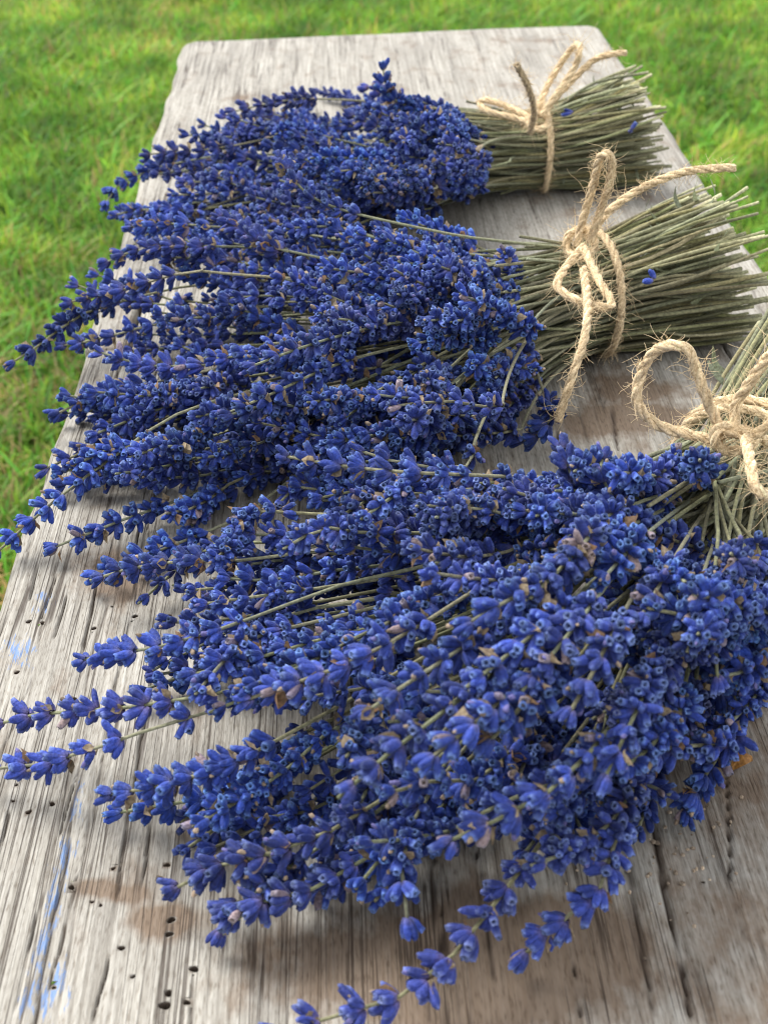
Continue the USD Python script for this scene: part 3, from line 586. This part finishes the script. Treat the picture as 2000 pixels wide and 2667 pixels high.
# ---- the middle bouquet
tie2, butt2 = at(1545, 765, .024), at(1895, 672, .032)
bq2, R2, wrap2 = bouquet('middle lavender bouquet, one twine end hanging down onto the plank', 2, tie2, butt2, at(1100, 850, .034) - tie2, .0225, .0335,
    [(1340, 720, .042), (1200, 660, .046), (1000, 600, .050), (780, 560, .053), (560, 585, .05), (360, 620, .035), (200, 720, .026), (150, 850, .018), (140, 1000, .014), (115, 1150, .012), (130, 1330, .01), (300, 1400, .008), (480, 1400, .008), (700, 1350, .012), (900, 1290, .012), (1080, 1240, .012), (1210, 1170, .01), (1300, 1110, .01)],
    .063, 2.0, 165, 100, 118, [
    H([(15, 955, .010), (130, 880, .016), (220, 815, .022), (480, 745, .034)], .044, 6, gap=.004, ab=(-.2, .5)),
    H([(155, 900, .012), (250, 885, .018), (380, 850, .025), (650, 800, .036)], .034, 5),
    H([(165, 790, .026), (300, 760, .032), (500, 705, .042)], .034, 6),
    H([(130, 1085, .010), (260, 1030, .015), (450, 985, .022), (700, 930, .03)], .036, 6),
    H([(108, 1225, .008), (200, 1185, .012), (330, 1120, .016), (560, 1050, .026)], .030, 5),
    H([(-30, 1460, .004), (60, 1375, .010), (160, 1290, .018), (290, 1195, .024), (480, 1070, .03), (800, 980, .036)], .040, 6),
    H([(125, 1432, .006), (230, 1390, .010), (330, 1350, .012), (520, 1280, .018)], .032, 5),
    H([(230, 1510, .006), (320, 1470, .008), (450, 1420, .010), (640, 1340, .014)], .030, 5),
    H([(728, 398, .082), (752, 450, .078), (800, 505, .072), (910, 552, .062), (1200, 615, .054)], .034, 5, ab=(.3, 1), pull=.2),
    H([(1335, 1150, .008), (1400, 1135, .012), (1440, 1080, .018)], .020, 4, ab=(-.9, -.3)),
    H([(330, 590, .040), (420, 580, .046), (560, 590, .05), (800, 610, .052)], .034, 5, ab=(.4, .9)),
    H([(260, 690, .032), (360, 650, .038), (520, 640, .046), (800, 650, .052)], .036, 6, ab=(.3, .8)),
    H([(640, 960, .052), (800, 900, .055), (980, 850, .055), (1200, 810, .05)], .04, 6), H([(560, 1090, .04), (720, 1020, .045), (900, 940, .048), (1150, 880, .046)], .04, 6),
    H([(880, 1100, .034), (1000, 1020, .038), (1120, 950, .040), (1300, 880, .04)], .036, 6)], .0052, dmin=.064, free=.028, neck=.026)
twine(bq2, R2, [
    ('wrap', wrap2(0, .002), .95),
    ('knot', P([(1470, 640, .046), (1490, 605, .054), (1530, 600, .056), (1550, 640, .053), (1520, 668, .050), (1480, 655, .049), (1478, 615, .054), (1520, 590, .058)]), 1.0),
    ('bow_loop', P([(1500, 640, .053), (1515, 580, .062), (1545, 480, .078), (1562, 410, .090), (1588, 402, .092), (1592, 450, .084), (1570, 530, .070), (1535, 630, .055)]), 1.0),
    ('bow_loop', P([(1520, 640, .054), (1470, 700, .052), (1452, 745, .049), (1500, 780, .047), (1575, 800, .046), (1592, 785, .047), (1560, 730, .051), (1520, 645, .056)]), 1.0),
    ('loose_end', P([(1530, 620, .055), (1590, 545, .064), (1680, 485, .072), (1790, 445, .078), (1915, 435, .079)]), .95),
    ('loose_end', P([(1520, 700, .052), (1530, 800, .048), (1522, 880, .043), (1490, 980, .033), (1452, 1098, .018)]), .95)])

# ---- the far bouquet
tie3, butt3 = at(1400, 385, .0215), at(1672, 325, .030)
bq3, R3, wrap3 = bouquet('farthest lavender bouquet, flower heads curving to the left, with tan twine tied loosely', 3, tie3, butt3, at(950, 380, .03) - tie3, .0200, .0305,
    [(1290, 320, .045), (1150, 285, .048), (1000, 250, .050), (850, 250, .048), (720, 265, .046), (600, 300, .042), (490, 350, .034), (390, 410, .026), (300, 490, .016), (300, 580, .012), (400, 610, .012), (560, 590, .012), (720, 545, .014), (880, 525, .014), (1000, 520, .012), (1110, 515, .012), (1210, 475, .016), (1290, 430, .020)],
    .060, 2.0, 138, 90, 138, [
    H([(995, 158, .078), (1000, 195, .072), (1012, 245, .064), (1080, 282, .055), (1250, 320, .044)], .028, 6, ab=(.2, .6), pull=.2),
    H([(372, 402, .030), (440, 396, .032), (540, 388, .036), (650, 370, .040), (900, 310, .045)], .034, 5),
    H([(272, 535, .010), (300, 485, .016), (345, 462, .020), (430, 430, .027), (600, 400, .036)], .030, 5),
    H([(300, 560, .012), (370, 555, .016), (480, 535, .022), (700, 470, .032)], .030, 5),
    H([(325, 655, .008), (390, 605, .014), (480, 560, .018), (700, 490, .030)], .030, 5),
    H([(600, 292, .042), (690, 270, .046), (800, 256, .048), (980, 265, .050)], .034, 6),
    H([(900, 640, .008), (1000, 560, .014), (1080, 470, .022), (1150, 420, .03)], .030, 5), H([(1180, 470, .02), (1260, 440, .026), (1330, 420, .03)], .022, 4)], .0054, pull=.42, dmin=.064, free=.032, neck=.026)
twine(bq3, R3, [
    ('wrap', wrap3(0, .002), .95),
    ('knot', P([(1360, 325, .042), (1385, 300, .048), (1420, 300, .049), (1425, 325, .046), (1390, 335, .045), (1375, 305, .048), (1410, 285, .051)]), 1.0),
    ('bow_loop', P([(1390, 310, .048), (1425, 225, .060), (1470, 150, .072), (1500, 115, .080), (1510, 130, .080), (1490, 185, .070), (1410, 300, .050)]), 1.0),
    ('bow_loop', P([(1395, 310, .048), (1330, 280, .050), (1270, 260, .052), (1248, 268, .050), (1275, 290, .048), (1340, 305, .047), (1395, 325, .046)]), .95),
    ('loose_end', P([(1405, 300, .049), (1470, 230, .060), (1540, 160, .072), (1590, 140, .076), (1632, 136, .077)]), .95),
    ('loose_end', P([(1380, 345, .046), (1390, 290, .058), (1375, 225, .074), (1345, 168, .088)]), .55)])

# ---- the near bouquet
tie1, butt1 = at(1940, 1232, .030), at(2190, 930, .036)
bq1, R1, wrap1 = bouquet('nearest lavender bouquet, fanned out over the lower half of the plank, large round twine bow', 1, tie1, butt1, at(1560, 1500, .048) - tie1, .0205, .032,
    [(1740, 1260, .055), (1600, 1262, .060), (1450, 1285, .062), (1330, 1320, .060), (1150, 1335, .056), (980, 1340, .052), (760, 1372, .044), (560, 1420, .034), (340, 1530, .02), (300, 1680, .024), (330, 1840, .02), (380, 1960, .02), (330, 2060, .018), (420, 2180, .014), (470, 2300, .012), (600, 2400, .010), (850, 2370, .014), (1050, 2330, .02), (1200, 2290, .022), (1380, 2290, .018), (1540, 2260, .014), (1640, 2180, .012), (1760, 2020, .012), (1850, 1930, .012), (1900, 1820, .014), (1950, 1720, .018)],
    .072, 2.4, 122, 110, 60, [
    H([(725, 1185, .060), (850, 1208, .062), (960, 1222, .063), (1080, 1232, .064), (1215, 1237, .064), (1400, 1245, .062)], .046, 6, gap=.012, ab=(.8, .6)),
    H([(235, 1512, .012), (330, 1482, .016), (470, 1462, .022), (700, 1455, .03), (900, 1400, .040)], .034, 6),
    H([(205, 1722, .022), (290, 1702, .028), (400, 1690, .032), (600, 1630, .037), (900, 1520, .048)], .034, 6),
    H([(-20, 1890, .010), (70, 1862, .014), (150, 1856, .018), (250, 1850, .02), (390, 1836, .024), (560, 1806, .028), (800, 1755, .036), (1100, 1650, .05)], .042, 6, gap=.007),
    H([(-30, 2005, .008), (60, 1998, .011), (140, 1985, .014), (215, 1962, .017), (330, 1920, .02), (500, 1868, .026), (900, 1740, .038)], .030, 5, gap=.012),
    H([(262, 2072, .016), (370, 2060, .02), (480, 2030, .023), (580, 2000, .027), (700, 1940, .032), (900, 1830, .042)], .032, 7),
    H([(290, 2120, .006), (380, 2105, .008), (480, 2090, .010), (640, 2060, .014), (800, 1980, .022)], .026, 5),
    H([(438, 2325, .010), (540, 2262, .016), (680, 2230, .022), (800, 2195, .028), (1000, 2080, .04)], .036, 7),
    H([(560, 2455, .005), (590, 2375, .012), (690, 2350, .016), (800, 2325, .02), (1000, 2200, .034)], .026, 5),
    H([(700, 2700, .006), (860, 2650, .008), (1010, 2615, .010), (1110, 2560, .013), (1180, 2490, .017), (1250, 2410, .021), (1320, 2310, .028), (1450, 2140, .04)], .048, 7),
    H([(1345, 2505, .006), (1400, 2440, .012), (1500, 2385, .017), (1565, 2320, .022), (1600, 2200, .03), (1660, 2000, .042)], .030, 6),
    H([(1775, 2155, .006), (1795, 2080, .010), (1835, 2020, .014), (1880, 1950, .018), (1930, 1780, .03)], .018, 4),
    H([(1065, 2430, .018), (1050, 2340, .024), (1045, 2250, .03), (1080, 2120, .042)], .026, 5),
    H([(1458, 1148, .072), (1476, 1195, .070), (1496, 1260, .066), (1600, 1330, .06)], .018, 4, ab=(.3, .9)),
    H([(1570, 1175, .072), (1560, 1230, .070), (1590, 1290, .068), (1660, 1320, .062)], .016, 3, ab=(.3, .9)),
    H([(1150, 2200, .040), (1270, 2150, .047), (1380, 2090, .053), (1450, 2055, .055), (1560, 1930, .060), (1680, 1760, .064)], .032, 5, ab=(-.2, -.15)),
    H([(880, 2080, .055), (970, 2000, .061), (1070, 1915, .064), (1150, 1860, .066), (1300, 1740, .070), (1480, 1580, .072)], .036, 6, ab=(.1, -.15)),
    H([(620, 1830, .044), (740, 1790, .05), (880, 1740, .056), (1060, 1650, .064), (1300, 1500, .07)], .036, 6, ab=(.3, -.15)),
    H([(920, 1880, .060), (1060, 1780, .066), (1200, 1690, .070), (1400, 1540, .074)], .038, 6, ab=(.3, -.15)),
    H([(1190, 1640, .072), (1330, 1560, .076), (1480, 1480, .076), (1650, 1380, .07)], .036, 6, ab=(.2, -.15)),
    H([(1380, 1560, .075), (1520, 1420, .077), (1560, 1360, .075), (1660, 1310, .068)], .022, 5, ab=(.2, -.15), tan=4),
    H([(1560, 2060, .052), (1620, 1930, .058), (1680, 1800, .062), (1760, 1600, .064)], .034, 6, ab=(-.4, -.15)),
    H([(1480, 1400, .072), (1570, 1350, .070), (1660, 1310, .066), (1780, 1270, .058)], .020, 4), H([(1560, 1520, .072), (1640, 1430, .070), (1720, 1360, .064), (1800, 1300, .056)], .024, 4),
    H([(1660, 1620, .068), (1720, 1520, .068), (1770, 1430, .064), (1830, 1340, .056)], .024, 4), H([(1790, 1700, .062), (1810, 1600, .064), (1830, 1500, .062), (1870, 1380, .054)], .024, 4), H([(1430, 1480, .074), (1530, 1420, .073), (1620, 1380, .069), (1760, 1310, .06)], .024, 4),
    H([(1985, 1770, .026), (1978, 1700, .034), (1968, 1600, .044), (1950, 1440, .052)], .022, 4, ab=(-.75, .6), pull=.2), H([(1920, 1790, .036), (1914, 1700, .042), (1903, 1590, .050), (1905, 1430, .054)], .020, 4, ab=(-.5, .8), pull=.2),
    H([(2030, 1700, .028), (2020, 1630, .036), (2000, 1540, .044), (1975, 1420, .050)], .022, 4, ab=(-.9, .4), pull=.2), H([(1870, 1790, .044), (1862, 1680, .052), (1855, 1560, .056), (1870, 1400, .056)], .022, 4, ab=(-.3, .9), pull=.2),
    H([(1960, 1760, .03), (1950, 1660, .040), (1940, 1540, .050), (1930, 1400, .054)], .020, 4, ab=(-.6, .7), pull=.2),
    H([(1895, 1850, .018), (1875, 1790, .028), (1870, 1720, .04), (1870, 1560, .052)], .024, 5, ab=(-.8, -.15)), H([(1700, 1960, .04), (1710, 1830, .05), (1740, 1690, .058), (1800, 1500, .06)], .032, 6, ab=(-.5, -.15))],
    .0048, tmin=.25, pull=.30, leaves=34, dmin=.056, free=.028, late=[
        H([(1215, 1790, .070), (1330, 1700, .072), (1440, 1610, .073), (1560, 1500, .058)], .034, 7), H([(1360, 1800, .069), (1450, 1690, .072), (1530, 1590, .073), (1640, 1450, .056)], .034, 7),
        H([(1080, 2010, .062), (1190, 1920, .066), (1300, 1830, .068), (1430, 1700, .052)], .034, 7), H([(1470, 1880, .064), (1540, 1760, .069), (1600, 1640, .071), (1690, 1480, .056)], .034, 7),
        H([(1250, 1960, .060), (1340, 1860, .065), (1430, 1760, .067), (1540, 1620, .052)], .032, 7)])
twine(bq1, R1, [
    ('wrap', wrap1(0, -.002), .95), ('wrap', wrap1(.0004, .003), 1.0),
    ('knot', P([(1840, 1150, .058), (1890, 1125, .064), (1950, 1130, .064), (1960, 1160, .060), (1900, 1175, .058), (1860, 1150, .062), (1880, 1110, .066), (1960, 1130, .062), (2030, 1170, .050)]), 1.0),
    ('bow_loop', P([(1890, 1140, .062), (1850, 1060, .070), (1815, 970, .080), (1795, 915, .086), (1755, 898, .088), (1705, 915, .084), (1668, 975, .076), (1660, 1050, .068), (1710, 1105, .062), (1790, 1130, .060), (1880, 1150, .060)]), 1.0),
    ('bow_loop', P([(1915, 1140, .063), (1915, 1060, .070), (1950, 1000, .078), (2010, 920, .088), (2070, 890, .092), (2110, 950, .086), (2070, 1050, .074), (1950, 1145, .062)]), 1.0),
    ('loose_end', P([(1940, 1140, .064), (1950, 1180, .066), (1965, 1260, .064), (1995, 1290, .060), (2060, 1280, .050), (2150, 1300, .040)]), 1.0)])

# ------------------------------------------------------------------ small loose things on the bench
R = np.random.default_rng(77)
def lump(name, c, size, matn, label, cat, tint=None, group=None):
    b = trimesh.creation.icosphere(2); v = b.vertices * size * (1 + .22 * (meshkit.noise(b.vertices * 2.3 + c * 900, 3)[:, None] - .5)); v[:, 2] = np.where(v[:, 2] < -size[2] * .5, -size[2] * .5, v[:, 2])
    bb = c + np.array([0, 0, size[2] * .5 + .0002]); t_ = thing(name, c, label, cat, group); stage.RemovePrim(t_.GetPath()); used[('/World', name)] = used[('/World', name)] - 1
    return tag(obj(name, v + bb, b.faces, matn, None, tint=None if tint is None else np.tile([tint], (len(v), 1))), label, cat, group)
lump('pebble', at(806, 157, .0), np.array([.0028, .0038, .0026]), 'stone', 'small white pebble on the bare far end of the plank', 'pebble')
def petal(c, L, col, label, yaw):
    k = 5; out = []; t = np.linspace(0, 1, k); d = np.array([math.cos(yaw), math.sin(yaw), 0]); s = np.array([-d[1], d[0], 0])
    q = c + d * (t * L)[:, None] + np.array([0, 0, 1.0]) * (.0008 + .0022 * np.sin(t * 2.6))[:, None]; w_ = L * .32 * np.sin(np.pi * (t * .85 + .1))
    v = np.vstack([q - s * w_[:, None], q + np.array([0, 0, .0009]), q + s * w_[:, None] + np.array([0, 0, .0012])])
    f = []
    for b in (0, k):
        for i in range(k - 1): f += [(b + i, b + k + i, b + k + i + 1), (b + i, b + k + i + 1, b + i + 1)]
    tag(obj('dried_petal', v, f, 'bract', None, smooth=False, tint=np.tile([col], (3 * k, 1))), label, 'petal')
petal(at(1905, 2010), .0058, (.42, .20, .05), 'curled orange dried petal lying right of the near bouquet', .3)
petal(at(1880, 1167), .0048, (.16, .10, .08), 'dark brown dried petal on the plank left of the near knot', 2.8)
def fallen(px, py, z, yaw, label, n=2):
    c = at(px, py, z); d = unit(np.array([math.cos(yaw), math.sin(yaw), .12])); u = unit(np.cross(d, [0, 0, 1.0])); wv = whorl(R, c, d, u, np.cross(d, u), .0046, .5, n, 1.0, .05)
    tag(obj('fallen_flower', wv[0], wv[1], 'calyx', None, tint=wv[2]), label, 'flower')
fallen(1702, 728, .052, 3.0, 'blue flower bud caught on the cut stems of the middle bouquet', 3)
fallen(1492, 292, .05, 2.5, 'small blue bud lying on the cut stems of the far bouquet', 2)
fallen(1640, 340, .042, 1.0, 'small blue bud near the stem ends of the far bouquet', 2)
if True:
    parts = []
    for i in range(90):
        px, py = np.array([1730, 2200]) + R.normal(0, 1, 2) * [95, 110]
        c = at(px, py); s = abs(R.normal(.00032, .00018)) + .00012
        b = trimesh.creation.icosphere(0); parts.append((b.vertices * s * R.uniform(.6, 1.3, 3) + c + [0, 0, s * .5], b.faces, np.tile(np.array([[.45, .36, .27]]) * R.uniform(.5, 1.4), (len(b.vertices), 1))))
    v, f, t = join(parts); tag(obj('crumbs', v, f, 'bract', None, smooth=False, tint=t), 'fine plant crumbs scattered right of the near bouquet', 'crumbs', kind='stuff')
